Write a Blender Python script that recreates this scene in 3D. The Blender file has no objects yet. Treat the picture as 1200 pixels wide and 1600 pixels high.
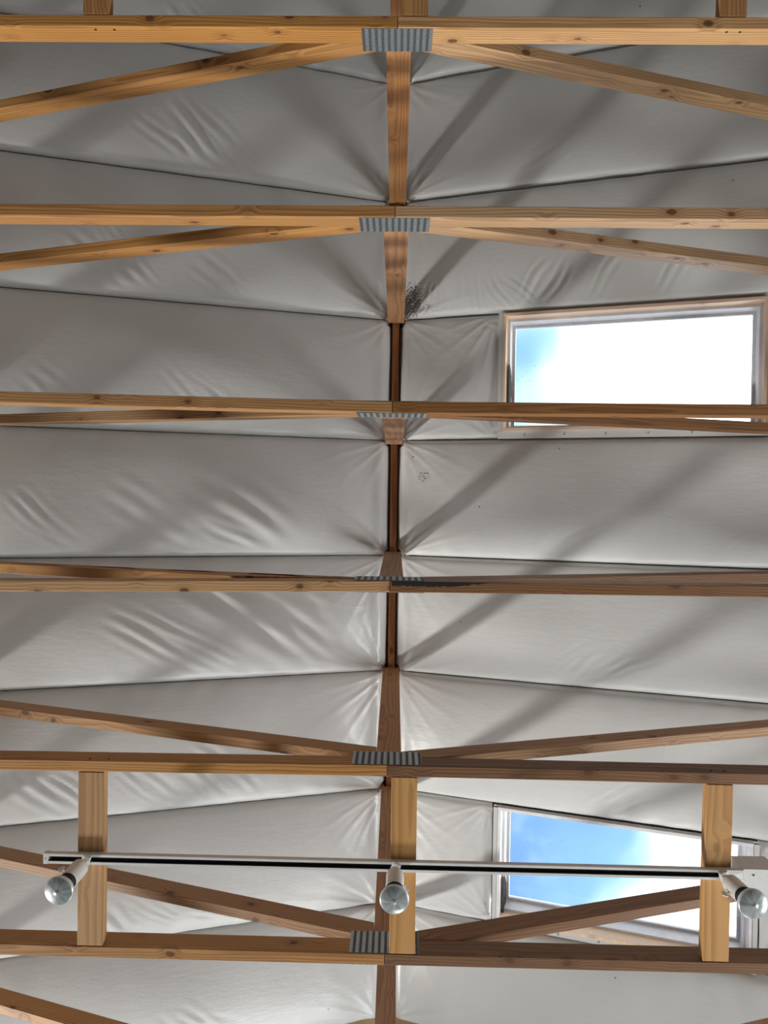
import bpy, bmesh, math, random
import numpy as np
from mathutils import Matrix, Vector

C = bpy.context.scene.collection
random.seed(7)
R = math.radians

# ------------------------------------------------------------------ camera
Z0 = 1.3                       # eye height above the floor; heights "h" below are measured from the lens
FPX = 1139.3                   # focal length in pixels of a 1200 x 1600 frame
RX, RY, RZ = 0.01599, 0.01575, 0.01427

def rot_world_to_cam():
    cx, sx, cy, sy, cz, sz = math.cos(RX), math.sin(RX), math.cos(RY), math.sin(RY), math.cos(RZ), math.sin(RZ)
    a = np.array([[cz, -sz, 0], [sz, cz, 0], [0, 0, 1]])
    b = np.array([[cy, 0, sy], [0, 1, 0], [-sy, 0, cy]])
    c = np.array([[1, 0, 0], [0, cx, -sx], [0, sx, cx]])
    return a @ b @ c

M = rot_world_to_cam()
cam_data = bpy.data.cameras.new('camera')
cam = bpy.data.objects.new('camera', cam_data)
C.objects.link(cam)
cam_data.sensor_fit = 'VERTICAL'
cam_data.sensor_height = 36.0
cam_data.lens = FPX / 1600 * 36.0
cam_data.clip_start = 0.05
right, up, back = M[0], -M[1], -M[2]
cam.matrix_world = Matrix(((right[0], up[0], back[0], 0), (right[1], up[1], back[1], 0),
                           (right[2], up[2], back[2], Z0), (0, 0, 0, 1)))
bpy.context.scene.camera = cam

def at(px, py, h):
    """the point at height h above the lens that the photograph shows at pixel (px, py)"""
    d = M.T @ np.array([(px - 600) / FPX, (py - 800) / FPX, 1.0])
    return d / d[2] * h

# ------------------------------------------------------------------ view, world
vs = bpy.context.scene.view_settings
vs.view_transform = 'Standard'
vs.look = 'None'
vs.exposure = -0.24
vs.gamma = 1.0
vs.use_curve_mapping = False

class NT:
    """tiny helper for node trees"""
    def __init__(self, tree):
        self.t = tree
        self.t.nodes.clear()
    def n(self, kind, **props):
        nd = self.t.nodes.new(kind)
        ins = props.pop('ins', {})
        for k, v in props.items():
            setattr(nd, k, v)
        for k, v in ins.items():
            self.put(nd.inputs[k], v)
        return nd
    def put(self, sock, v):
        if isinstance(v, bpy.types.NodeSocket):
            self.t.links.new(v, sock)
        else:
            sock.default_value = v
    def math(self, op, a, b=0.0, c=0.0, clamp=False):
        nd = self.n('ShaderNodeMath', operation=op, use_clamp=clamp)
        self.put(nd.inputs[0], a); self.put(nd.inputs[1], b); self.put(nd.inputs[2], c)
        return nd.outputs[0]
    def vmath(self, op, a, b=(0, 0, 0)):
        nd = self.n('ShaderNodeVectorMath', operation=op)
        self.put(nd.inputs[0], a); self.put(nd.inputs[1], b)
        return nd.outputs[0]
    def sep(self, v):
        nd = self.n('ShaderNodeSeparateXYZ'); self.put(nd.inputs[0], v)
        return nd.outputs
    def comb(self, x, y, z):
        nd = self.n('ShaderNodeCombineXYZ')
        for i, v in enumerate((x, y, z)): self.put(nd.inputs[i], v)
        return nd.outputs[0]
    def ramp(self, fac, stops, interp='LINEAR'):
        nd = self.n('ShaderNodeValToRGB')
        cr = nd.color_ramp
        cr.interpolation = interp
        while len(cr.elements) < len(stops): cr.elements.new(0.5)
        for e, (p, c) in zip(cr.elements, stops):
            e.position = p
            e.color = (*c, 1) if len(c) == 3 else c
        self.put(nd.inputs[0], fac)
        return nd.outputs[0]
    def smooth(self, v, a, b):
        nd = self.n('ShaderNodeMapRange', interpolation_type='SMOOTHSTEP')
        self.put(nd.inputs[0], v); nd.inputs[1].default_value = a; nd.inputs[2].default_value = b
        return nd.outputs[0]
    def mix(self, fac, a, b, mode='MIX'):
        nd = self.n('ShaderNodeMix', data_type='RGBA', blend_type=mode)
        self.put(nd.inputs[0], fac); self.put(nd.inputs[6], a); self.put(nd.inputs[7], b)
        return nd.outputs[2]
    def noise(self, vec, scale, detail=3.0, rough=0.5, out=0):
        nd = self.n('ShaderNodeTexNoise')
        if vec is not None: self.put(nd.inputs['Vector'], vec)
        nd.inputs['Scale'].default_value = scale
        nd.inputs['Detail'].default_value = detail
        nd.inputs['Roughness'].default_value = rough
        return nd.outputs[out]

world = bpy.data.worlds.new('sky')
bpy.context.scene.world = world
world.use_nodes = True
w = NT(world.node_tree)
tc = w.n('ShaderNodeTexCoord')
sx, sy, sz = w.sep(tc.outputs['Generated'])[:3]
zc = w.math('MAXIMUM', sz, 0.12)
qx, qy = w.math('DIVIDE', sx, zc), w.math('DIVIDE', sy, zc)
q = w.comb(qx, qy, 0.0)
n1 = w.noise(q, 4.0, 3.0, 0.45)
edge = w.math('SUBTRACT', qx, w.math('MULTIPLY_ADD', qy, 0.20, 0.253))     # edge of a cloud bank crossing the sky
cl = w.math('ADD', edge, w.math('MULTIPLY', w.math('SUBTRACT', n1, 0.5), 0.5))
cloud = w.smooth(cl, -0.07, 0.17)
blue = w.ramp(w.math('MULTIPLY_ADD', cl, 2.5, 1.0), [(0.15, (0.32, 0.62, 1.25)), (0.5, (0.38, 0.74, 1.38)), (1.0, (0.58, 1.10, 1.60))])
wisp = w.smooth(w.noise(q, 8.0, 4.0, 0.6), 0.50, 0.74)
blue = w.mix(w.math('MULTIPLY', wisp, 0.55), blue, (0.85, 1.2, 1.5, 1))
skyc = w.mix(cloud, blue, (4.9, 5.0, 5.1, 1))
ground = w.smooth(sz, -0.05, 0.02)
skyc = w.mix(ground, (0.25, 0.24, 0.22, 1), skyc)
bg = w.n('ShaderNodeBackground', ins={'Color': skyc, 'Strength': 1.0})
wo = w.n('ShaderNodeOutputWorld', ins={'Surface': bg.outputs[0]})

# ------------------------------------------------------------------ large lights (daylight in the room's openings, plus an added side fill)
def area(name, loc, target, size, power, color, size_y=None):
    ld = bpy.data.lights.new(name, 'AREA')
    ld.shape = 'RECTANGLE' if size_y else 'DISK'
    ld.size = size
    if size_y: ld.size_y = size_y
    ld.energy = power
    ld.color = color
    o = bpy.data.objects.new(name, ld)
    C.objects.link(o)
    o.location = loc
    o.rotation_euler = (Vector(target) - Vector(loc)).to_track_quat('-Z', 'Y').to_euler()
    return o
area('window_daylight', (-8.0, 7.1, 1.55), (0.0, -0.6, 4.9), 0.80, 1100, (1.0, 0.985, 0.955))
area('doorway_daylight', (1.6, 8.45, 1.4), (-0.4, 0.0, 4.2), 2.7, 150, (0.96, 0.985, 1.0), 2.0)

area('added_side_fill', (4.9, 2.7, 2.1), (-1.2, -0.6, 4.7), 2.3, 235, (0.97, 0.985, 1.0), 1.1)  # added fill lamp to brighten the left slope, no known window behind it

# ------------------------------------------------------------------ layout of the roof (fitted to the photograph)
H = 2.5                        # underside of the bottom chords
XR, HR, P = -0.012, 3.996, 0.308   # ridge position, rafter underside at the ridge, roof pitch
YK = {1: -1.6236, 2: -0.9838, 3: -0.3284, 4: 0.3003, 5: 0.9364, 6: 1.5899}
YK[0] = YK[1] - 0.638
YK[-1] = YK[0] - 0.638
YK[7] = YK[6] + 0.638
YK[8] = YK[7] + 0.638
TH = 0.038
CD = 0.089
XE = 4.30                      # half span
THETA = math.atan(P)

# ------------------------------------------------------------------ helpers
def obj(name, me, mat=None, parent=None, loc=None):
    o = bpy.data.objects.new(name, me)
    C.objects.link(o)
    if mat is not None and hasattr(me, 'materials') and not me.materials:
        me.materials.append(mat)
    if parent is not None: o.parent = parent
    if loc is not None: o.location = loc
    return o

def tag(o, label=None, cat=None, group=None, kind=None):
    if label: o['label'] = label
    if cat: o['category'] = cat
    if group: o['group'] = group
    if kind: o['kind'] = kind
    return o

def empty(name, loc=(0, 0, 0)):
    o = bpy.data.objects.new(name, None)
    C.objects.link(o)
    o.empty_display_size = 0.05
    o.location = loc
    return o

def mesh_from(bm, name, smooth=False):
    bmesh.ops.recalc_face_normals(bm, faces=bm.faces[:])
    me = bpy.data.meshes.new(name)
    bm.to_mesh(me)
    bm.free()
    if smooth:
        for p in me.polygons: p.use_smooth = True
    return me

def add_box(bm, x0, x1, y0, y1, z0, z1, bevel=0.0):
    r = bmesh.ops.create_cube(bm, size=1.0)
    for v in r['verts']:
        v.co = Vector(((x0 + x1) / 2 + v.co.x * (x1 - x0), (y0 + y1) / 2 + v.co.y * (y1 - y0), (z0 + z1) / 2 + v.co.z * (z1 - z0)))
    if bevel:
        es = list({e for v in r['verts'] for e in v.link_edges})
        bmesh.ops.bevel(bm, geom=es, offset=bevel, segments=2, affect='EDGES', profile=0.5)

def box_me(name, x0, x1, y0, y1, z0, z1, bevel=0.0):
    bm = bmesh.new()
    add_box(bm, x0, x1, y0, y1, z0, z1, bevel)
    return mesh_from(bm, name)

def add_prism(bm, pts, y0, y1, bevel=0.0):
    """polygon in the XZ plane, extruded along Y"""
    a = [bm.verts.new((x, y0, z)) for x, z in pts]
    b = [bm.verts.new((x, y1, z)) for x, z in pts]
    n = len(pts)
    fs = [bm.faces.new(a), bm.faces.new(b[::-1])]
    for i in range(n):
        fs.append(bm.faces.new((a[i], b[i], b[(i + 1) % n], a[(i + 1) % n])))
    if bevel:
        bmesh.ops.recalc_face_normals(bm, faces=fs)
        bmesh.ops.bevel(bm, geom=list({e for f in fs for e in f.edges}), offset=bevel, segments=1, affect='EDGES', profile=0.5)

def add_lathe(bm, prof, n=28, mat=Matrix.Identity(4), cap=True):
    rings = []
    for r, z in prof:
        if r < 1e-6:
            rings.append([bm.verts.new(mat @ Vector((0, 0, z)))])
        else:
            rings.append([bm.verts.new(mat @ Vector((r * math.cos(2 * math.pi * i / n), r * math.sin(2 * math.pi * i / n), z))) for i in range(n)])
    for a, b in zip(rings, rings[1:]):
        if len(a) == 1 and len(b) == 1: continue
        for i in range(n):
            j = (i + 1) % n
            if len(a) == 1: bm.faces.new((a[0], b[i], b[j]))
            elif len(b) == 1: bm.faces.new((a[i], b[0], a[j]))
            else: bm.faces.new((a[i], b[i], b[j], a[j]))
    if cap:
        if len(rings[0]) > 1: bm.faces.new(rings[0])
        if len(rings[-1]) > 1: bm.faces.new(rings[-1])

# ------------------------------------------------------------------ materials
def mat(name):
    m = bpy.data.materials.new(name)
    m.use_nodes = True
    t = NT(m.node_tree)
    out = t.n('ShaderNodeOutputMaterial')
    return m, t, out

def principled(t, out, **ins):
    b = t.n('ShaderNodeBsdfPrincipled')
    for k, v in ins.items():
        t.put(b.inputs[k.replace('_', ' ')], v)
    t.t.links.new(b.outputs[0], out.inputs[0])
    return b

def plain(name, col, rough=0.5, metal=0.0, noise_amt=0.08, scale=20.0, spec=0.5):
    m, t, out = mat(name)
    tcn = t.n('ShaderNodeTexCoord')
    n = t.noise(tcn.outputs['Object'], scale, 4.0)
    lo = tuple(c * (1 - noise_amt) for c in col); hi = tuple(min(1, c * (1 + noise_amt)) for c in col)
    c = t.ramp(n, [(0.3, lo), (0.7, hi)])
    bump = t.n('ShaderNodeBump', ins={'Strength': 0.05, 'Height': n})
    b = principled(t, out, Base_Color=c, Roughness=rough, Metallic=metal, Normal=bump.outputs[0])
    b.inputs['Specular IOR Level'].default_value = spec
    return m

def wood(name, light, dark, knot=(0.10, 0.035, 0.012), rings=95.0, knot_amt=1.0, grey=0.0):
    """sawn softwood: the grain runs along local X"""
    m, t, out = mat(name)
    tcn = t.n('ShaderNodeTexCoord')
    oi = t.n('ShaderNodeObjectInfo')
    rnd = oi.outputs['Random']
    off = t.comb(t.math('MULTIPLY', rnd, 37.0), t.math('MULTIPLY', rnd, 0.31), t.math('MULTIPLY', rnd, 0.77))
    v = t.vmath('ADD', tcn.outputs['Object'], off)
    x, y, z = t.sep(v)[:3]
    # knots: cells stretched so that few fall on a board
    kv = t.comb(t.math('MULTIPLY', x, 6.5), t.math('MULTIPLY', y, 11.0), t.math('MULTIPLY', z, 11.0))
    vor = t.n('ShaderNodeTexVoronoi', feature='F1', ins={'Vector': kv, 'Scale': 1.0, 'Randomness': 1.0})
    kd = t.math('ADD', vor.outputs['Distance'], t.math('MULTIPLY', t.noise(v, 60.0, 2.0), 0.07))
    kmask = t.math('SUBTRACT', 1.0, t.smooth(kd, 0.12, 0.18))
    halo = t.math('SUBTRACT', 1.0, t.smooth(kd, 0.12, 0.42))
    # growth rings around a pith that wanders, bent around the knots
    lv = t.comb(t.math('MULTIPLY', x, 1.3), t.math('MULTIPLY', y, 9.0), t.math('MULTIPLY', z, 9.0))
    wob = t.noise(lv, 1.0, 2.0)
    py = t.math('MULTIPLY_ADD', rnd, 0.12, -0.09)
    yy = t.math('ADD', t.sep(tcn.outputs['Object'])[1], py)
    zz = t.math('ADD', t.sep(tcn.outputs['Object'])[2], 0.035)
    rad = t.math('SQRT', t.math('ADD', t.math('MULTIPLY', yy, yy), t.math('MULTIPLY', zz, zz)))
    rad = t.math('ADD', rad, t.math('MULTIPLY', wob, 0.05))
    rad = t.math('ADD', rad, t.math('MULTIPLY', halo, 0.012))
    ring = t.math('FRACT', t.math('MULTIPLY', rad, rings))
    ring = t.math('MULTIPLY', t.smooth(ring, 0.1, 0.85), t.math('SUBTRACT', 1.0, t.smooth(ring, 0.88, 1.0)))
    fib = t.noise(t.comb(t.math('MULTIPLY', x, 6.0), t.math('MULTIPLY', y, 420.0), t.math('MULTIPLY', z, 420.0)), 1.0, 3.0)
    blot = t.noise(t.comb(t.math('MULTIPLY', x, 1.7), t.math('MULTIPLY', y, 8.0), t.math('MULTIPLY', z, 8.0)), 1.0, 3.0)
    fac = t.math('ADD', t.math('MULTIPLY', ring, 0.62), t.math('MULTIPLY', t.math('SUBTRACT', fib, 0.5), 0.45))
    fac = t.math('ADD', fac, t.math('MULTIPLY', t.math('SUBTRACT', blot, 0.5), 0.8), clamp=True)
    c = t.mix(fac, (*light, 1), (*dark, 1))
    hsv = t.n('ShaderNodeHueSaturation', ins={'Color': c, 'Value': t.math('MULTIPLY_ADD', rnd, 0.30, 0.85),
                                              'Saturation': t.math('MULTIPLY_ADD', rnd, 0.16, 0.90)})
    c = hsv.outputs[0]
    c = t.mix(t.math('MULTIPLY', halo, 0.30 * knot_amt), c, (dark[0] * 0.8, dark[1] * 0.62, dark[2] * 0.5, 1))
    c = t.mix(t.math('MULTIPLY', kmask, 0.85 * knot_amt), c, (*knot, 1))
    bump = t.n('ShaderNodeBump', ins={'Strength': 0.25, 'Distance': 0.002, 'Height': t.math('ADD', fib, t.math('MULTIPLY', ring, 0.5))})
    principled(t, out, Base_Color=c, Roughness=t.math('MULTIPLY_ADD', fib, 0.2, 0.5), Normal=bump.outputs[0])
    return m

WOOD = wood('fir_orange', (0.50, 0.255, 0.086), (0.23, 0.092, 0.022))
WOOD_PALE = wood('fir_pale', (0.65, 0.385, 0.17), (0.32, 0.145, 0.046))
WOOD_DARK = wood('fir_dark', (0.27, 0.118, 0.031), (0.125, 0.044, 0.009))
WOOD_POST = wood('fir_red', (0.47, 0.225, 0.088), (0.25, 0.104, 0.036), rings=70, knot_amt=0.6)
WOOD_BLOCK = wood('fir_yellow', (0.52, 0.29, 0.11), (0.32, 0.15, 0.047), rings=60, knot_amt=0.5)
WOOD_CURB_GLARE = wood('curb_pine_glare', (0.93, 0.72, 0.53), (0.80, 0.54, 0.36), knot_amt=0.3)  # light pine, paled further: sky flare on its edges is put into the colour
WOOD_RIDGE = wood('fir_ridge', (0.30, 0.12, 0.045), (0.17, 0.06, 0.022))
GALV = plain('galvanised_steel', (0.42, 0.46, 0.48), 0.42, 0.75, 0.18, 120.0)
GALV_SLOT = plain('punched_slot', (0.10, 0.115, 0.12), 0.6, 0.4, 0.3, 300.0)
WHITE = plain('white_enamel', (0.74, 0.74, 0.71), 0.38, 0.0, 0.04, 40.0)
WHITE_PLASTIC = plain('white_plastic', (0.80, 0.79, 0.76), 0.45, 0.0, 0.03, 40.0)
LINER = plain('pale_liner', (0.86, 0.86, 0.87), 0.5, 0.0, 0.08, 12.0)
ALU = plain('grey_aluminium', (0.72, 0.71, 0.70), 0.45, 0.0, 0.08, 60.0)
BLACK = plain('black_rubber', (0.012, 0.012, 0.013), 0.6, 0.0, 0.2, 60.0)
SOOT = plain('black_tar', (0.010, 0.008, 0.007), 0.85, 0.0, 0.3, 90.0)
PAPER = plain('torn_black_paper', (0.035, 0.02, 0.015), 0.9, 0.0, 0.3, 90.0)
INK = plain('stamp_ink', (0.075, 0.028, 0.012), 0.8, 0.0, 0.5, 200.0)
STEEL = plain('staple_steel', (0.10, 0.10, 0.10), 0.4, 0.6, 0.1, 60.0)
CONCRETE = plain('concrete', (0.16, 0.158, 0.152), 0.8, 0.0, 0.15, 3.0)
DRYWALL = plain('painted_board', (0.42, 0.41, 0.395), 0.85, 0.0, 0.05, 3.0)
PLYWOOD = plain('plywood', (0.36, 0.24, 0.13), 0.85, 0.0, 0.2, 5.0)

def vinyl(name, mould=None):
    m, t, out = mat(name)
    tcn = t.n('ShaderNodeTexCoord')
    v = tcn.outputs['Object']
    x, y, z = t.sep(v)[:3]
    big = t.noise(v, 2.2, 3.0)
    c = t.ramp(big, [(0.3, (0.66, 0.665, 0.65)), (0.7, (0.72, 0.725, 0.71))])
    # fibre scrim under the film: a fine mesh of threads
    thr = t.math('MAXIMUM', t.math('POWER', t.math('ABSOLUTE', t.math('SINE', t.math('MULTIPLY', x, 330.0))), 10.0),
                 t.math('POWER', t.math('ABSOLUTE', t.math('SINE', t.math('MULTIPLY', y, 420.0))), 10.0))
    c = t.mix(t.math('MULTIPLY', thr, 0.05), c, (0.45, 0.45, 0.44, 1))
    # stray dirt specks
    vor = t.n('ShaderNodeTexVoronoi', feature='F1', ins={'Vector': v, 'Scale': 4.5, 'Randomness': 1.0})
    sp = t.math('LESS_THAN', vor.outputs['Distance'], 0.02)
    c = t.mix(t.math('MULTIPLY', sp, 0.8), c, (0.08, 0.07, 0.05, 1))
    if mould:
        for (mx, my, rx, ry, dens) in mould:
            dx = t.math('DIVIDE', t.math('SUBTRACT', x, mx), rx)
            dy = t.math('DIVIDE', t.math('SUBTRACT', y, my), ry)
            d = t.math('SQRT', t.math('ADD', t.math('MULTIPLY', dx, dx), t.math('MULTIPLY', dy, dy)))
            near = t.math('SUBTRACT', 1.0, t.smooth(d, 0.2, 1.0))
            n = t.noise(v, 130.0, 3.0, 0.6)
            msk = t.smooth(t.math('ADD', n, t.math('MULTIPLY', near, dens)), 0.74, 0.80)
            msk = t.math('MULTIPLY', msk, t.smooth(near, 0.0, 0.15))
            c = t.mix(t.math('MULTIPLY', msk, 0.85), c, (0.045, 0.035, 0.03, 1))
    crinkle = t.noise(t.comb(x, t.math('MULTIPLY', y, 1.0), z), 26.0, 4.0, 0.55)
    ripple = t.noise(t.comb(t.math('MULTIPLY', x, 3.0), t.math('MULTIPLY', y, 9.0), z), 4.0, 3.0, 0.6)
    h = t.math('ADD', t.math('MULTIPLY', crinkle, 0.35), ripple)
    b1 = t.n('ShaderNodeBump', ins={'Strength': 0.30, 'Distance': 0.004, 'Height': h})
    b2 = t.n('ShaderNodeBump', ins={'Strength': 0.10, 'Distance': 0.0006, 'Height': thr, 'Normal': b1.outputs[0]})
    b = principled(t, out, Base_Color=c, Roughness=t.math('MULTIPLY_ADD', crinkle, 0.16, 0.25), Normal=b2.outputs[0])
    b.inputs['Specular IOR Level'].default_value = 0.75
    return m
VINYL = vinyl('white_vinyl_facing')
VINYL_MOULD = vinyl('white_vinyl_facing_mouldy', [(0.075, YK[2] - 0.09, 0.10, 0.17, 0.34), (0.14, YK[2] - 0.05, 0.10, 0.08, 0.20)])
VINYL_SPECK = vinyl('white_vinyl_facing_specked', [(0.15, YK[3] + 0.20, 0.07, 0.07, 0.22)])

def glass_mat():
    m, t, out = mat('skylight_glass')
    tcn = t.n('ShaderNodeTexCoord')
    tr = t.n('ShaderNodeBsdfTransparent', ins={'Color': (0.97, 0.985, 1.0, 1)})
    gl = t.n('ShaderNodeBsdfGlossy', ins={'Color': (1, 1, 1, 1), 'Roughness': 0.05})
    dirt = t.n('ShaderNodeBsdfDiffuse', ins={'Color': (0.35, 0.36, 0.36, 1)})
    fr = t.n('ShaderNodeFresnel', ins={'IOR': 1.45})
    mx = t.n('ShaderNodeMixShader', ins={0: fr.outputs[0]})
    t.t.links.new(tr.outputs[0], mx.inputs[1]); t.t.links.new(gl.outputs[0], mx.inputs[2])
    v = t.n('ShaderNodeTexVoronoi', feature='F1', ins={'Vector': tcn.outputs['Object'], 'Scale': 28.0})
    n = t.noise(tcn.outputs['Object'], 5.0, 3.0)
    sp = t.math('MULTIPLY', t.math('LESS_THAN', v.outputs['Distance'], 0.10), t.smooth(n, 0.5, 0.65))
    fac = t.math('MULTIPLY_ADD', sp, 0.30, t.math('MULTIPLY', t.smooth(n, 0.35, 0.8), 0.03))
    m2 = t.n('ShaderNodeMixShader', ins={0: fac})
    t.t.links.new(mx.outputs[0], m2.inputs[1]); t.t.links.new(dirt.outputs[0], m2.inputs[2])
    t.t.links.new(m2.outputs[0], out.inputs[0])
    return m
GLASS = glass_mat()

def bulb_mat():
    m, t, out = mat('bulb_lens')
    tcn = t.n('ShaderNodeTexCoord')
    x, y, z = t.sep(tcn.outputs['Object'])[:3]
    ang = t.math('ARCTAN2', y, x)
    rad = t.math('SQRT', t.math('ADD', t.math('MULTIPLY', x, x), t.math('MULTIPLY', y, y)))
    st = t.noise(t.comb(t.math('MULTIPLY', t.math('COSINE', ang), 2.0), t.math('MULTIPLY', t.math('SINE', ang), 2.0), t.math('MULTIPLY', rad, 12.0)), 1.6, 3.0)
    c = t.ramp(st, [(0.30, (0.27, 0.31, 0.31)), (0.5, (0.40, 0.445, 0.44)), (0.70, (0.55, 0.59, 0.58))])
    rim = t.smooth(rad, 0.0425, 0.0455)
    c = t.mix(rim, c, (0.70, 0.74, 0.73, 1))
    b = principled(t, out, Base_Color=c, Roughness=0.30, Metallic=0.35)
    b.inputs['Coat Weight'].default_value = 0.55
    b.inputs['Coat Roughness'].default_value = 0.06
    return m
BULB = bulb_mat()

# ------------------------------------------------------------------ the room
def struct(name, me, m): return tag(obj(name, me, m), kind='structure')

YN, YS = -4.6, 8.6            # gable ends
EAVE = HR - P * XE + Z0
struct('floor', box_me('floor', -4.7, 4.7, YN - 0.2, YS + 0.2, -0.15, 0.0), CONCRETE)
bm = bmesh.new()               # left wall with its window opening
wy0, wy1, wz0, wz1 = 1.5, 5.2, 1.2, 3.6
add_box(bm, -4.5, -4.35, YN, wy0, 0, EAVE); add_box(bm, -4.5, -4.35, wy1, YS, 0, EAVE)
add_box(bm, -4.5, -4.35, wy0, wy1, 0, wz0); add_box(bm, -4.5, -4.35, wy0, wy1, wz1, EAVE)
struct('wall_left', mesh_from(bm, 'wall_left'), DRYWALL)
bm = bmesh.new()
for a in ((wy0, wy0 + .05, wz0, wz1), (wy1 - .05, wy1, wz0, wz1), (wy0 + .05, wy1 - .05, wz0, wz0 + .05), (wy0 + .05, wy1 - .05, wz1 - .05, wz1)):
    add_box(bm, -4.48, -4.37, *a)
struct('window_1', mesh_from(bm, 'window_1'), WHITE_PLASTIC)
bm = bmesh.new()               # right wall, with an unseen opening added for the side fill lamp
vy0, vy1, vz0, vz1 = 1.1, 4.3, 1.1, 3.3
add_box(bm, 4.35, 4.5, YN, vy0, 0, EAVE); add_box(bm, 4.35, 4.5, vy1, YS, 0, EAVE)
add_box(bm, 4.35, 4.5, vy0, vy1, 0, vz0); add_box(bm, 4.35, 4.5, vy0, vy1, vz1, EAVE)
struct('wall_right', mesh_from(bm, 'wall_right'), DRYWALL)
bm = bmesh.new()
for a in ((vy0, vy0 + .05, vz0, vz1), (vy1 - .05, vy1, vz0, vz1), (vy0 + .05, vy1 - .05, vz0, vz0 + .05), (vy0 + .05, vy1 - .05, vz1 - .05, vz1)):
    add_box(bm, 4.37, 4.48, *a)
struct('added_window_frame', mesh_from(bm, 'added_window_frame'), WHITE_PLASTIC)  # frame of the added opening
def gable(y0, y1, hole):
    bm = bmesh.new()
    top = HR + Z0
    if hole:
        hx0, hx1, hz = hole
        add_prism(bm, [(hx1, 0), (4.35, 0), (4.35, EAVE), (hx1, top - P * abs(hx1))], y0, y1)
        add_prism(bm, [(hx0, hz), (hx1, hz), (hx1, top - P * abs(hx1)), (hx0, top - P * abs(hx0))], y0, y1)
        add_prism(bm, [(-4.35, 0), (hx0, 0), (hx0, top - P * abs(hx0)), (0, top), (-4.35, EAVE)], y0, y1)
    else:
        add_prism(bm, [(-4.35, 0), (4.35, 0), (4.35, EAVE), (0, top), (-4.35, EAVE)], y0, y1)
    return mesh_from(bm, 'gable')
struct('wall_back', gable(YN - .15, YN, None), DRYWALL)
struct('wall_front', gable(YS, YS + .15, (0.2, 3.0, 2.7)), DRYWALL)

# skylight openings, measured horizontally on the right slope
SKY = {'upper': (0.549, 1.735, -0.978, -0.370), 'lower': (0.562, 1.722, 1.584 + 0.015, 2.196)}
bm = bmesh.new()
c_, s_ = math.cos(THETA), math.sin(THETA)
def slope_pt(x, n):            # a point on the roof: x is horizontal distance right of the ridge line, n the offset along the normal
    sg = 1 if x >= 0 else -1
    return (XR + x + sg * n * s_, HR + Z0 - P * abs(x) + n * c_)
def deck(x0, x1, y0, y1):
    a, b = slope_pt(x0, .124), slope_pt(x1, .124)
    e, d = slope_pt(x0, .145), slope_pt(x1, .145)
    add_prism(bm, [a, b, d, e], y0, y1)
deck(-4.7, -0.0001, YN - .2, YS + .2)
add_prism(bm, [(XR - .12, HR + Z0 + .130), (XR + .12, HR + Z0 + .130), (XR + .12, HR + Z0 + .17), (XR - .12, HR + Z0 + .17)], YN - .2, YS + .2)
u, l = SKY['upper'], SKY['lower']
for y0, y1 in ((YN - .2, u[2] - .012), (u[3] + .012, l[2] - .012), (l[3] + .012, YS + .2)):
    deck(0.0, 4.7, y0, y1)
for k in (u, l):
    deck(0.0, k[0] - XR - .012, k[2] - .012, k[3] + .012)
    deck(k[1] - XR + .012, 4.7, k[2] - .012, k[3] + .012)
struct('ceiling', mesh_from(bm, 'roof_deck'), PLYWOOD)

# ------------------------------------------------------------------ trusses
def board(name, p0, p1, wid, dep, m, parent, origin, bevel=0.0015, roll=0.0):
    """a sawn board from p0 to p1 (centre line); wid along the horizontal normal, dep upright"""
    p0, p1 = Vector(p0), Vector(p1)
    d = p1 - p0
    L = d.length
    X = d.normalized()
    Zv = Vector((0, 0, 1))
    if abs(X.z) > 0.9: Zv = Vector((1, 0, 0))
    Y = Zv.cross(X).normalized()
    Zv = X.cross(Y)
    rot = Matrix((X, Y, Zv)).transposed().to_4x4() @ Matrix.Rotation(roll, 4, 'X')
    o = obj(name, box_me(name, 0, L, -wid / 2, wid / 2, -dep / 2, dep / 2, bevel), m, parent)
    o.matrix_local = Matrix.Translation(p0 - Vector(origin)) @ rot
    return o

def plate_mesh():
    bm = bmesh.new()
    W, Hh, n = 0.243, 0.126, 11
    add_box(bm, -W / 2, W / 2, -.0006, .0006, 0, Hh)
    slots = bmesh.new()
    st = W / n
    for i in range(n):
        x = -W / 2 + st * (i + .5)
        # the raised lip with a toothed edge beside each column of slots
        rows = 16
        for j in range(rows):
            z0 = Hh * j / rows
            wv = st * (0.22 if j % 2 else 0.30)
            add_box(bm, x - st * .5 + .0008, x - st * .5 + .0008 + wv * 1.6, -.0017, -.0005, z0, z0 + Hh / rows)
            add_box(slots, x + st * .02, x + st * .44, -.0013, -.0004, z0 + Hh / rows * .12, z0 + Hh / rows * .86)
    return mesh_from(bm, 'plate'), mesh_from(slots, 'slots')
PLATE, SLOTS = plate_mesh()
PLATE.materials.append(GALV); SLOTS.materials.append(GALV_SLOT)

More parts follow.
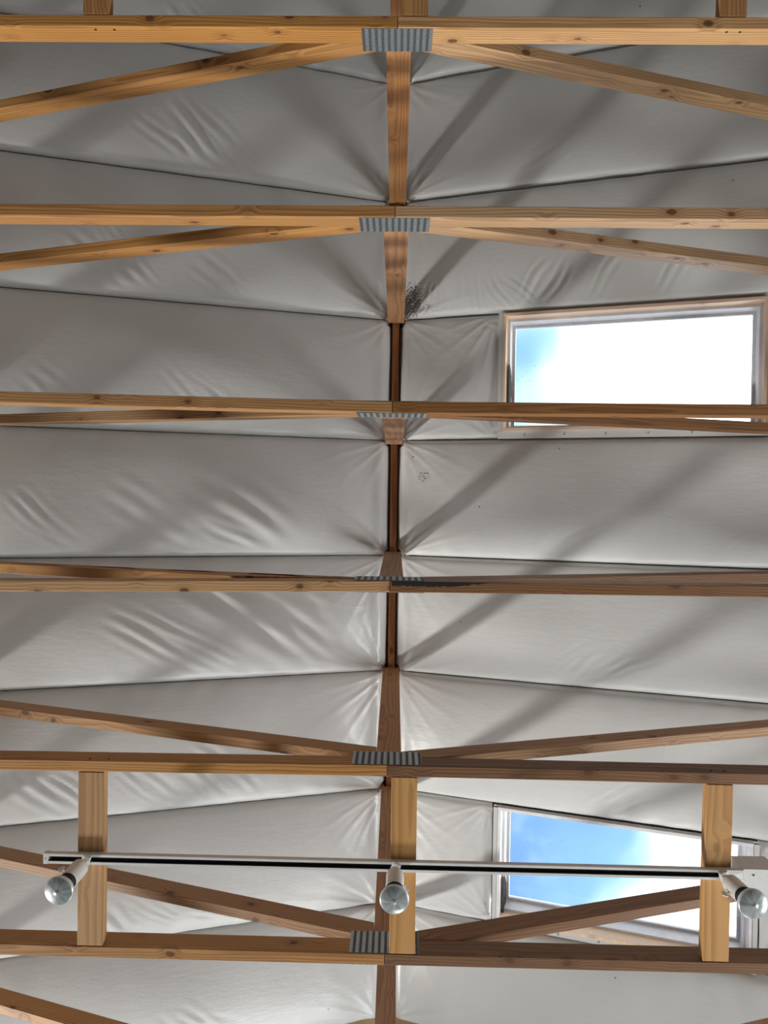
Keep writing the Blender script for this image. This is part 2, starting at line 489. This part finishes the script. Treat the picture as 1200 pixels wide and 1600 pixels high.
# pixels on the outer silhouette of each bottom chord: at the left edge, the splice, the right edge
CH = {1: ((0, 22.5), (600, 25), (1200, 27)), 2: ((0, 318), (600, 321.5), (1200, 325)), 3: ((0, 611.5), (600, 627), (1200, 632)),
      4: ((0, 924), (600, 925), (1200, 933.5)), 5: ((170, 1206), (600, 1213), (1200, 1227)), 6: ((0, 1492), (600, 1508), (1200, 1523))}
RISE = {0: (.43, .43), 1: (.423, .421), 2: (.416, .425), 3: (.43, .43), 4: (.33, .436), 5: (.487, .442), 6: (.489, .421), 7: (.486, .44)}
LOOK = {0: (WOOD, WOOD, WOOD, WOOD), 1: (WOOD, WOOD_PALE, WOOD, WOOD_PALE), 2: (WOOD, WOOD_PALE, WOOD, WOOD_PALE), 3: (WOOD, WOOD_DARK, WOOD, WOOD_DARK),
        4: (WOOD_PALE, WOOD_DARK, WOOD, WOOD_DARK), 5: (WOOD, WOOD_DARK, WOOD, WOOD), 6: (WOOD, WOOD_DARK, WOOD, WOOD_DARK), 7: (WOOD, WOOD, WOOD, WOOD)}
TL = {0: 'fir roof truss at the top edge of the photo, only its post in view',
      1: 'fir roof truss with the chord highest in the photo and a torn dark paper scrap',
      2: 'fir roof truss second from the top, mould-specked insulation beside its post',
      3: 'fir roof truss whose chord crosses the bright white upper skylight',
      4: 'fir roof truss with a black tarry patch along the right half of its chord',
      5: 'fir roof truss whose chord holds the upper ends of the track light blocks',
      6: 'fir roof truss with its chord lowest in the photo, below the three spotlights',
      7: 'wooden roof truss at the bottom edge of the photo, only its webs cutting the corners'}
ZC = Z0 + H
YC = {}
for k in range(0, 8):
    if k in CH:
        s = -1 if k <= 3 else 1
        a, b, c3 = [at(px, py, H) for px, py in CH[k]]
        ends = []
        yc = b[1] - s * TH / 2
        for e in (a, c3):
            g = (e[1] - b[1]) / (e[0] - b[0])
            ends.append(g)
    else:
        yc, ends = YK[k], [0.006, 0.006]
    YC[k] = yc
    org = (XR, yc, ZC)
    tr = tag(empty('roof_truss', org), TL[k], 'roof truss', 'fir roof trusses across the ceiling')
    mL, mR, wL, wR = LOOK[k]
    # bottom chord halves meeting at the splice
    for sd, g, m in ((-1, ends[0], mL), (1, ends[1], mR)):
        x0, x1 = XR - .004 + sd * .0012, sd * 4.33
        board('bottom_chord', (x0, yc + g * (x0 - b[0]) if k in CH else yc, ZC + CD / 2), (x1, yc + g * (x1 - 0.0), ZC + CD / 2 + 0.0), TH, CD, m, tr, org)
    # king post
    zt = HR + Z0 - .012
    board('king_post', (XR, yc, ZC + CD + .001), (XR, YK[k] * .6 + yc * .4, zt), TH, CD, WOOD_POST, tr, org)
    # webs
    for sd, r, m in ((-1, RISE[k][0], wL), (1, RISE[k][1], wR)):
        sl = .31
        def zb(x): return CD + .0015 + r - sl * (1.6 - x)
        x0 = max(.0455, 1.6 - r / sl)
        up_ = CD * math.sqrt(1 + sl * sl)
        xe = 2.30
        zin = zb(.0455) + up_
        pts = [(x0, zb(x0)), (xe, zb(xe)), (xe - .03, zb(xe - .03) + up_), (.0455, zin)]
        if x0 > .046: pts.append((.0455, CD + .0015))
        ang = math.atan(sl)
        ca, sa = math.cos(ang), math.sin(ang)
        loc = [((x - .0455) * ca + (z - CD) * sa, -(x - .0455) * sa + (z - CD) * ca) for x, z in pts]
        bmw = bmesh.new()
        add_prism(bmw, loc, -TH / 2, TH / 2, .0012)
        wb = obj('web', mesh_from(bmw, 'web'), m, tr)
        Xd = Vector((sd * ca, 0, sa)); Zd = Vector((-sd * sa, 0, ca)); Yd = Zd.cross(Xd)
        wb.matrix_local = Matrix.Translation((sd * .0455, 0, CD)) @ Matrix((Xd, Yd, Zd)).transposed().to_4x4()
        if k == 4 or (k == 6 and sd > 0):
            # ink stamp on the face towards the middle of the photo
            fc = bpy.data.curves.new('stamp', 'FONT')
            fc.body = 'SIERRA  PACIFIC'
            fc.size = 0.031
            fc.materials.append(INK)
            tmp = bpy.data.objects.new('stamp_text', fc)
            C.objects.link(tmp)
            sme = bpy.data.meshes.new_from_object(tmp.evaluated_get(bpy.context.evaluated_depsgraph_get()))
            bpy.data.objects.remove(tmp)
            sme.materials.clear()
            st = obj('stamp', sme, INK, wb)
            yl = -TH / 2 - .0006 if (Yd.y > 0) else TH / 2 + .0006
            zs = (r + .0015 - sl * 1.5545) * ca      # lower edge of the web in its own frame
            if k == 4 and sd < 0:
                st.matrix_local = Matrix.Translation((1.60, yl, zs + .034)) @ Matrix(((-1, 0, 0, 0), (0, 0, 1, 0), (0, 1, 0, 0), (0, 0, 0, 1)))
            elif k == 4:
                st.matrix_local = Matrix.Translation((1.27, yl, zs + .052)) @ Matrix(((-1, 0, 0, 0), (0, 0, -1, 0), (0, -1, 0, 0), (0, 0, 0, 1)))
            else:
                st.matrix_local = Matrix.Translation((.46, yl, zs + .012)) @ Matrix(((1, 0, 0, 0), (0, 0, -1, 0), (0, 1, 0, 0), (0, 0, 0, 1)))
            st.matrix_local = st.matrix_local @ Matrix.Diagonal((.62, 1, 1, 1))
    # rafters (top chords), above the insulation
    for sd in (-1, 1):
        a0 = slope_pt(sd * .02, .032 + CD / 2); a1 = slope_pt(sd * 4.6, .032 + CD / 2)
        board('top_chord', (a0[0], YK[k], a0[1]), (a1[0], YK[k], a1[1]), TH, CD, WOOD_DARK, tr, org)
    # toothed connector plates on both faces
    for f in (-1, 1):
        p = obj('connector_plate', PLATE, None, tr)
        p.location = (-.006, f * (TH / 2 + .0008), .004)
        p.rotation_euler = (0, 0, 0 if f < 0 else math.pi)
        q_ = obj('tooth_slots', SLOTS, None, p)
        q_['kind'] = 'stuff'
    if k in (1, 5):
        for nx in (-1.055, -.99, 1.10, 1.145):
            bmn = bmesh.new()
            add_lathe(bmn, [(.0042, -.0005), (.0042, .0012), (0, .0018)], 10)
            nl = obj('nail', mesh_from(bmn, 'nail'), SOOT, tr)
            f_ = 1 if k == 1 else -1
            g_ = ends[0 if nx < 0 else 1] if k in CH else 0
            nl.location = (nx - XR, g_ * nx + f_ * TH / 2, .018)
            nl.rotation_euler = (-f_ * math.pi / 2, 0, 0)
    if k == 4:
        bmt = bmesh.new()
        pts = [(.0, 0.012)]
        rr = random.Random(3)
        n = 60
        xs_ = [.004 + .44 * i / n for i in range(n + 1)]
        near = [(x, TH / 2 - .0006) for x in xs_]
        far = [(x, TH / 2 - max(.0012, (.0165 if x < .20 else .0165 * max(0, 1 - (x - .2) / .16)) + rr.uniform(-.0022, .0022))) for x in xs_]
        add_prism(bmt, near + far[::-1], -.0006, .0006)
        tp = obj('tar_patch', mesh_from(bmt, 'tar'), SOOT, tr)
        tp.location = (0, 0, -.0009)
        tp.rotation_euler = (math.pi / 2, 0, 0)
        tag(tp, 'ragged black tar patch')
    if k == 1:
        bmt = bmesh.new()
        rr = random.Random(5)
        pts = [(-.055, .0), (-.05, -.03), (-.035, -.022), (-.03, -.05), (-.012, -.03), (.012, -.034), (.03, -.05), (.044, -.026), (.052, .0)]
        add_prism(bmt, pts, -.001, .001)
        tp = obj('torn_paper', mesh_from(bmt, 'torn'), PAPER, tr)
        tp.location = (0, TH / 2 + .012, HR - H - .02)
        tp.rotation_euler = (R(25), 0, 0)
        tag(tp, 'ragged dark paper scrap at the post top')

rb = obj('ridge_board', box_me('ridge', -2.9, 2.9, -.019, .019, 0, .075, .0015), WOOD_RIDGE)
rb.rotation_euler = (0, 0, math.pi / 2)
rb.location = (XR, 0.0, HR + Z0 + .006)
tag(rb, 'long dark reddish ridge board running under the roof peak behind the posts', 'ridge board')

# ------------------------------------------------------------------ insulation blankets
def smooth01(t): t = np.clip(t, 0, 1); return t * t * (3 - 2 * t)

def blanket(sd, ka, kb, xa, xb, seed, label, m=VINYL, folds=(), depth=.056, stop_a=None, stop_b=None):
    rs = np.random.RandomState(seed)
    ya, yb = YK[ka], YK[kb]
    xs = np.concatenate([np.arange(xa, min(xb, 2.3), .0105), np.arange(2.3, xb, .08)]) if xb > 2.3 else np.arange(xa, xb, .0105)
    xs = np.append(xs[xs < xb - .004], xb)
    m_ = 60
    v = (1 - np.cos(np.pi * np.linspace(0, 1, m_))) / 2 * .6 + np.linspace(0, 1, m_) * .4
    ys = ya + .0015 + (yb - ya - .003) * v
    Xg, Yg = np.meshgrid(xs, ys, indexing='ij')
    Vg = (Yg - ya) / (yb - ya)
    prof = np.clip(np.sin(np.pi * Vg), 0, 1) ** .62
    endf = .30 + .70 * smooth01((Xg - xa) / .30)
    if xb < 2: endf = endf * (.12 + .88 * smooth01((xb - Xg) / .16))
    d = .003 + depth * prof * endf
    # slow unevenness
    for _ in range(5):
        kx, ky, ph = rs.uniform(1.5, 6), rs.uniform(2, 8), rs.uniform(0, 6.28)
        d += prof * .0035 * np.sin(kx * Xg + ky * Yg * rs.choice([-1, 1]) + ph)
    # folds fanning out of the two corners at the ridge
    corners = [(xa + .0, ya, 1), (xa + .0, yb, -1)]
    if xb < 2: corners += [(xb, ya, 1), (xb, yb, -1)]
    for cx, cy, sg in corners:
        dx, dy = Xg - cx, (Yg - cy) * sg
        r = np.hypot(dx, dy) + 1e-6
        an = np.arctan2(dy, np.abs(dx))
        wob = .35 * np.sin(9 * r + rs.uniform(0, 6)) + rs.uniform(0, 6)
        kf = rs.uniform(7, 11)
        f1 = 1 - np.abs(np.sin(kf * an + wob))
        f2 = 1 - np.abs(np.sin(kf * 1.9 * an + wob * 1.7 + 1))
        amp = .017 * np.exp(-r / .13) * np.clip(r / .04, 0, 1)
        d += (f1 ** 2 * 1.0 + f2 ** 2 * .5 - .5) * amp * np.clip(prof * 1.6, 0, 1)
    # short puckers where the film is stapled along the rafters
    for cy, sg in ((ya, 1), (yb, -1)):
        dist = (Yg - cy) * sg
        pk = np.zeros_like(d)
        for _ in range(3):
            kx, ph, sh = rs.uniform(18, 46), rs.uniform(0, 6.28), rs.uniform(-.9, .9)
            pk += np.sin(kx * (Xg + sh * dist) + ph) * (.5 + .5 * np.sin(2.3 * Xg + ph * 3))
        d += pk * .0016 * np.exp(-dist / .085) * np.clip(dist / .012, 0, 1)
    # the film curls up into the crevice under each rafter
    edge_d = np.minimum(Yg - ya, yb - Yg)
    d -= .026 * np.exp(-(edge_d / .011) ** 1.3)
    # long tension folds: (x0, y0, x1, y1, width, height)
    for x0, y0, x1, y1, wd, am in folds:
        L = math.hypot(x1 - x0, y1 - y0)
        ux, uy = (x1 - x0) / L, (y1 - y0) / L
        tt = ((Xg - x0) * ux + (Yg - y0) * uy) / L
        nn = -(Xg - x0) * uy + (Yg - y0) * ux
        nn = nn + .012 * np.sin(tt * 5 + x0 * 20)
        env = smooth01(np.clip(tt / .35, 0, 1)) * smooth01(np.clip((1 - tt) / .35, 0, 1))
        lam = wd * 3.2         # a pleat and its two neighbours
        d += am * env * np.cos(2 * np.pi * nn / lam) * np.exp(-(nn / (1.15 * lam)) ** 2) * np.clip(prof * 1.4, 0, 1)
    z = HR + Z0 - P * Xg - d
    # the edge turns up against the ridge board
    if xa < .05:
        e = np.clip(1 - (Xg - xa) / .045, 0, 1)
        z += .065 * e ** 2.2 - .004 * np.exp(-((Xg - xa - .055) / .02) ** 2)
        # and lifts clear of the post heads
        for cy in (ya, yb):
            z += .040 * smooth01(1 - np.clip((Xg - .036) / .020, 0, 1)) * smooth01(1 - np.clip((np.abs(Yg - cy) - .017) / .018, 0, 1))
    Xw = XR + sd * Xg
    n1, n2 = Xg.shape
    verts = np.stack([Xw, Yg, z], -1).reshape(-1, 3)
    idx = np.arange(n1 * n2).reshape(n1, n2)
    f = np.stack([idx[:-1, :-1], idx[1:, :-1], idx[1:, 1:], idx[:-1, 1:]], -1).reshape(-1, 4)
    if sd > 0: f = f[:, ::-1]
    me = bpy.data.meshes.new('blanket')
    me.from_pydata(verts.tolist(), [], f.tolist())
    me.polygons.foreach_set('use_smooth', [True] * len(me.polygons))
    return tag(obj('insulation_blanket', me, m), label, 'insulation', 'vinyl-faced insulation blankets under the roof')

def rand_folds(seed, ya, yb, n, sgn=1):
    rr = random.Random(seed)
    fs = []
    for _ in range(n // 2):
        x = rr.uniform(.55, 1.5)
        y = ya + (yb - ya) * rr.uniform(.45, .75)
        L = rr.uniform(.22, .45)
        # folds run down towards the ridge and the seam
        sl = rr.uniform(.40, .75)
        for j in range(rr.choice([2, 3, 4])):
            w_ = rr.uniform(.009, .022)
            o1, L1 = j * rr.uniform(.035, .07), L * rr.uniform(.7, 1.3)
            fs.append((x + L1 * .75 + o1, yb - .05 - L1 * sl + o1 * .1, x + o1, yb - .03, w_, w_ * rr.uniform(.10, .20)))
    return fs

TN = {-1: 'the frame', 0: 'the post at the top edge', 1: 'the highest chord', 2: 'the second chord from the top', 3: 'the chord crossing the bright skylight',
      4: 'the tar-patched chord', 5: 'the chord above the track lights', 6: 'the lowest chord', 7: 'the bottom corner webs', 8: 'the frame'}
LL = {-1: 'grey-white insulation blanket left of the ridge, cut off by the photo top edge',
      0: 'grey-white insulation blanket left of the ridge board, behind the highest chord and web',
      1: 'grey-white insulation blanket left of the ridge board, behind the second chord from the top',
      2: 'smooth grey-white insulation blanket straight across the ridge board from the white upper skylight',
      3: 'grey-white insulation blanket left of the ridge, just below the chord that crosses the skylight',
      4: 'grey-white insulation blanket left of the ridge with long diagonal folds, below the tar-patched chord',
      5: 'grey-white insulation blanket left of the ridge behind the chord above the track lights',
      6: 'grey-white insulation blanket left of the ridge, behind the left part of the light track',
      7: 'grey-white insulation blanket left of the ridge at the bottom edge, below the lowest chord'}
RL = {-1: 'grey insulation blanket right of the ridge, cut off by the photo top edge',
      0: 'dim grey insulation blanket right of the ridge, behind the highest chord and web',
      1: 'grey insulation blanket with black mould specks by the ridge, above the white upper skylight',
      3: 'grey insulation blanket right of the ridge, just below the white upper skylight',
      4: 'grey-white insulation blanket right of the ridge, below the tar-patched chord',
      5: 'pale insulation blanket right of the ridge, just above the blue lower skylight',
      7: 'pale insulation blanket right of the ridge at the bottom edge, below the lowest chord'}
for k in range(-1, 8):
    ya, yb = YK[k], YK[k + 1]
    fl = rand_folds(100 + k, ya, yb, 6)
    if k == 4: fl = [(1.10, .33, .38, .80, .040, .0085), (.78, .48, .26, .84, .026, .0045), (1.45, .56, .86, .90, .020, .0050), (1.28, .54, .76, .88, .016, .0040), (.62, .34, .30, .58, .03, .003)]
    if k == 3: fl = [(1.05, -.10, .50, .26, .034, .0065), (1.45, -.06, .95, .24, .028, .004)] + fl[:3]
    blanket(-1, k, k + 1, .0235, 4.5, 10 + k, LL[k], folds=fl)
    if k in (2, 6):
        o_ = SKY['upper' if k == 2 else 'lower']
        nm = ('white upper', 'blue lower')[k == 6]
        blanket(1, k, k + 1, .0235, o_[0] - XR - (.022 if k == 2 else .028), 40 + k, 'short crinkled insulation piece between ridge board and %s skylight' % nm, depth=.038)
        blanket(1, k, k + 1, o_[1] - XR + .022, 4.5, 60 + k, 'insulation piece right of the %s skylight at the photo edge' % nm, depth=.03)
    else:
        mm = {1: VINYL_MOULD, 3: VINYL_SPECK}.get(k, VINYL)
        fr = [(a[0], a[1], a[2], a[3], a[4] * .8, a[5] * .35) for a in rand_folds(200 + k, ya, yb, 4)]
        if k == 1:
            fr = [(x + .05, yb - .20, x - .05 + .06 * i_, yb + .02, .010, .006) for i_, x in enumerate((.16, .20, .26, .33, .42, .50))]
            fr += [(x + .16, yb - .26, x, yb - .02, .014, .006) for x in (.62, .72, .95, 1.25)]
        blanket(1, k, k + 1, .0235, 4.5, 40 + k, RL[k], m=mm, folds=fr)

# ------------------------------------------------------------------ skylights
def skylight(key, label):
    x0, x1, y0, y1 = SKY[key]
    cx, cy = (x0 + x1) / 2, (y0 + y1) / 2
    ln, wd = (x1 - x0) / c_ / 2, (y1 - y0) / 2
    root = empty('skylight', (cx, cy, HR + Z0 - P * (cx - XR)))
    root.rotation_euler = (0, THETA, 0)
    tag(root, label, 'skylight', 'skylights in the right roof slope')
    T = .016
    zl, zh = -.018, .060       # wooden curb boards around the opening
    def boards(nm, inset, t, z0, z1, m):
        A, B = ln - inset, wd - inset
        for (xa, xb, ya, yb) in ((-A, A, -B, -B + t), (-A, A, B - t, B), (-A, -A + t, -B + t, B - t), (A - t, A, -B + t, B - t)):
            lx, ly = xb - xa, yb - ya
            m_ = LINER if (key == 'lower' and nm == 'curb_board' and not (ly < lx and ya > 0)) else m
            if lx >= ly:
                o = obj(nm, box_me(nm, -lx / 2, lx / 2, -ly / 2, ly / 2, z0, z1, .001), m_, root, ((xa + xb) / 2, (ya + yb) / 2, 0))
            else:
                o = obj(nm, box_me(nm, -ly / 2, ly / 2, -lx / 2, lx / 2, z0, z1, .001), m_, root, ((xa + xb) / 2, (ya + yb) / 2, 0))
                o.rotation_euler = (0, 0, math.pi / 2)
    boards('curb_board', 0.0, T, zl, zh, WOOD_CURB_GLARE)
    boards('liner_board', .006, .022, zh + .001, .150, LINER)
    boards('glass_frame', .004, .038, .151, .178, ALU)
    obj('glass_pane', box_me('pane', -ln + .036, ln - .036, -wd + .036, wd - .036, .161, .167), GLASS, root)
    # a dark torn gap in the liner of the ridge-side wall
    bmt = bmesh.new()
    rr = random.Random(9)
    if key == 'upper':
        prof = [(-.09 + .24 * i / 14 + .04, (.075 * math.sin(math.pi * i / 14) ** .8) + rr.uniform(-.004, .004)) for i in range(15)]
    else:
        prof = [(.10 + .185 * i / 14, .03 + .065 * min(1, i / 6) - (.02 if i > 12 else 0) + rr.uniform(-.006, .006)) for i in range(15)]
    poly = [(y, zh - .01 + max(0, z)) for y, z in prof] + [(prof[-1][0], zh - .03), (prof[0][0], zh - .03)]
    va = [bmt.verts.new((-ln + .0205 + .0082 + 0.0000, y, z)) for y, z in poly]
    vb = [bmt.verts.new((-ln + .0205 + .0095, y, z)) for y, z in poly]
    bmt.faces.new(va); bmt.faces.new(vb[::-1])
    for i in range(len(poly)):
        j = (i + 1) % len(poly)
        bmt.faces.new((va[i], vb[i], vb[j], va[j]))
    tag(obj('torn_gap', mesh_from(bmt, 'torn'), SOOT, root), 'ragged black torn liner')
    # vinyl flaps stapled around the opening
    for xa_, xb_ in ((-ln - .0215, -ln - .0005), (ln + .0005, ln + .0215)):
        obj('vinyl_flap', box_me('flap', xa_, xb_, -wd, wd, -.0200, -.0182), VINYL, root)
    ka, kb = (2, 3) if key == 'upper' else (6, 7)
    for side, gap in ((-1, y0 - YK[ka] - .001), (1, YK[kb] - y1 - .001)):
        if gap < .003: continue
        a_, b_ = sorted((side * (wd + .0005), side * (wd + gap)))
        obj('vinyl_flap', box_me('flap', -ln - .0215, ln + .0215, a_, b_, -.0062, -.0030), VINYL, root)
        if gap > .02:
            for i in range(6):
                st_ = obj('staple', box_me('staple', -.001, .001, -.006, .006, -.0012, .0004), STEEL, root, (-ln + .12 + i * .2, (a_ + b_) / 2, -.0072))
                st_.rotation_euler = (0, 0, R(25))
    return root
skylight('upper', 'white glaring skylight with pale wood curb behind the third chord from the top')
skylight('lower', 'blue sky skylight behind the track lights, with cloud at its right end')

# ------------------------------------------------------------------ blocks between trusses, carrying the light track
BL = [(-1.044, 5, 6, 'flat yellow fir block behind the left spotlight, between the two lowest chords'),
      (.044, 5, 6, 'flat yellow fir block behind the middle spotlight, beside the ridge board'),
      (1.126, 5, 6, 'flat yellow fir block behind the right spotlight, crossing the blue skylight'),
      (-1.047, 0, 1, 'flat fir block stub at the top edge of the photo, left of the ridge'),
      (.042, 0, 1, 'flat fir block stub at the top edge of the photo, beside the ridge board'),
      (1.117, 0, 1, 'flat fir block stub at the top edge of the photo, near the right corner')]
for x, ka, kb, lab in BL:
    def cy(k):
        if k not in CH: return YK[k]
        s = -1 if k <= 3 else 1
        a, b, c3 = [at(px, py, H) for px, py in CH[k]]
        e = a if x < 0 else c3
        return YC[k] + (e[1] - b[1]) / (e[0] - b[0]) * (x - b[0] * (1 if abs(x) > .2 else 1))
    y0, y1 = cy(ka) + TH / 2 + .0025, cy(kb) - TH / 2 - .0025
    o = obj('blocking_board', box_me('block', 0, y1 - y0, -.0445, .0445, 0, .038, .0018), WOOD_BLOCK if kb == 6 else WOOD)
    o.rotation_euler = (0, 0, math.pi / 2 + (R(.3) if x > 1 else 0))
    o.location = (x, y0, ZC + .0005)
    tag(o, lab, 'blocking', 'flat blocks nailed between the chords')

# ------------------------------------------------------------------ track light
TY, TZ = 1.256, ZC - .0205     # track centre line and underside
tk = tag(empty('light_track', (0, TY, TZ)), 'long white lighting track with a black slot screwed under three flat blocks', 'light track')
tk.rotation_euler = (0, 0, R(.15))
bm = bmesh.new()
xa, xb = -1.197, 1.215
W2, sl2 = .0175, .0085
add_box(bm, xa, xb, -W2, -W2 + .002, 0, .020, .0005)
add_box(bm, xa, xb, W2 - .002, W2, 0, .020, .0005)
add_box(bm, xa, xb, -W2 + .002, W2 - .002, .0175, .020)
add_box(bm, xa, xb, -W2 + .002, -sl2, 0, .0025, .0004)
add_box(bm, xa, xb, sl2, W2 - .002, 0, .0025, .0004)
obj('rail', mesh_from(bm, 'rail'), WHITE, tk)
bm = bmesh.new()
for s in (-1, 1):
    add_box(bm, xa + .02, xb - .07, min(s * (W2 - .0025), s * .0065), max(s * (W2 - .0025), s * .0065), .0035, .0165)
add_box(bm, xa + .02, xb - .07, -.0065, .0065, .0135, .0172)
obj('channel_liner', mesh_from(bm, 'liner'), BLACK, tk)
bm = bmesh.new()
add_box(bm, xa - .002, xa + .014, -W2 - .0008, W2 + .0008, -.0006, .0208, .0008)
ec = obj('end_cap', mesh_from(bm, 'cap'), WHITE, tk)
bm = bmesh.new()
add_lathe(bm, [(.0022, -.0012), (.0022, 0.001)], 10, Matrix.Translation((xa + .006, 0, 0)))
obj('screw', mesh_from(bm, 'screw'), BLACK, ec)
bm = bmesh.new()
add_prism(bm, [(1.118, -.0002), (1.205, -.0002), (1.205, .010), (1.126, .010)], -sl2 + .0004, sl2 - .0004)
lv = obj('live_end', mesh_from(bm, 'live'), WHITE_PLASTIC, tk)
for x, r in ((1.133, .0028), (1.142, .0015), (1.166, .0015)):
    bm = bmesh.new()
    add_lathe(bm, [(r, -.0009), (r, .002)], 12, Matrix.Translation((x, -.001, 0)))
    obj('screw', mesh_from(bm, 'screw'), BLACK, lv)

# outlet box at the right end of the track
jb = tag(empty('junction_box', (1.262, TY + .046, TZ)), 'deep white metal outlet box at the right end of the light track', 'junction box')
obj('cover', box_me('cover', -.062, .062, -.066, .064, -.001, .003, .0012), WHITE, jb)
obj('body', box_me('body', -.060, .060, -.064, .062, .003, .098, .002), WHITE, jb)
for x in (-.028, .028):
    bm = bmesh.new()
    add_lathe(bm, [(0, -.0035), (.003, -.003), (.0032, -.0008)], 12, Matrix.Translation((x, -.046, 0)))
    obj('screw', mesh_from(bm, 'screw'), BLACK, jb)

def spotlight(x, y, label, lean, turn):
    """lamp head clipped into the track, hanging straight down"""
    t = tag(empty('track_spotlight', (x, y, TZ)), label, 'spotlight', 'spotlights on the light track')
    t.rotation_euler = (0, 0, turn)
    bm = bmesh.new()
    add_box(bm, -.014, .014, -.0185, .0185, -.016, -.0008, .002)
    add_box(bm, -.009, .009, -.007, .007, -.03, -.014, .0015)
    ad = obj('adapter', mesh_from(bm, 'adapter'), WHITE, t)
    bm = bmesh.new()
    add_lathe(bm, [(0, .012), (.007, .011), (.0085, .006), (.0085, -.006), (.007, -.011), (0, -.012)], 18,
              Matrix.Translation((0, 0, -.034)) @ Matrix.Rotation(math.pi / 2, 4, 'Y'))
    obj('swivel', mesh_from(bm, 'swivel', True), WHITE, t)
    ht = empty('lamp_head', (0, 0, -.034)); ht.parent = t
    ht.rotation_euler = lean
    bm = bmesh.new()
    add_lathe(bm, [(.006, -.004), (.012, -.008), (.024, -.012), (.0285, -.018), (.0295, -.03), (.0295, -.098), (.031, -.101), (.031, -.106), (.0285, -.106), (.027, -.09), (.020, -.03)], 36)
    obj('socket_cup', mesh_from(bm, 'cup', True), WHITE, ht)
    bm = bmesh.new()
    add_lathe(bm, [(.0268, -.085), (.0272, -.118), (.0235, -.121), (.020, -.10)], 32)
    obj('black_collar', mesh_from(bm, 'collar', True), BLACK, ht)
    bm = bmesh.new()
    add_lathe(bm, [(.018, -.112), (.0195, -.122), (.026, -.130), (.036, -.139), (.0435, -.148), (.0468, -.157), (.0470, -.161), (.0455, -.1645), (.0435, -.1655)], 40, cap=False)
    add_lathe(bm, [(.0435, -.1655), (.036, -.1690), (.026, -.1718), (.015, -.1733), (.0065, -.1738), (.0045, -.1752), (.002, -.1760), (0, -.1762)], 40, cap=False)
    obj('bulb', mesh_from(bm, 'bulb', True), BULB, ht)
    bm = bmesh.new()
    add_box(bm, .029, .040, -.0025, .0025, -.066, -.060, .0008)
    add_prism(bm, [(.039, -.079), (.045, -.083), (.053, -.064), (.045, -.045), (.039, -.049)], -.0018, .0018)
    obj('thumb_screw', mesh_from(bm, 'thumb'), WHITE, ht)
    return t
spotlight(-1.048, TY - .003, 'left spotlight on the track, its round bulb hanging beside the left block', (R(-2), R(-1.5), 0), R(200))
spotlight(.016, TY, 'middle spotlight on the track, its round bulb in front of the middle block', (R(2), 0, 0), R(25))
spotlight(1.133, TY + .004, 'right spotlight on the track, its round bulb beside the outlet box', (R(3), R(3), 0), R(160))
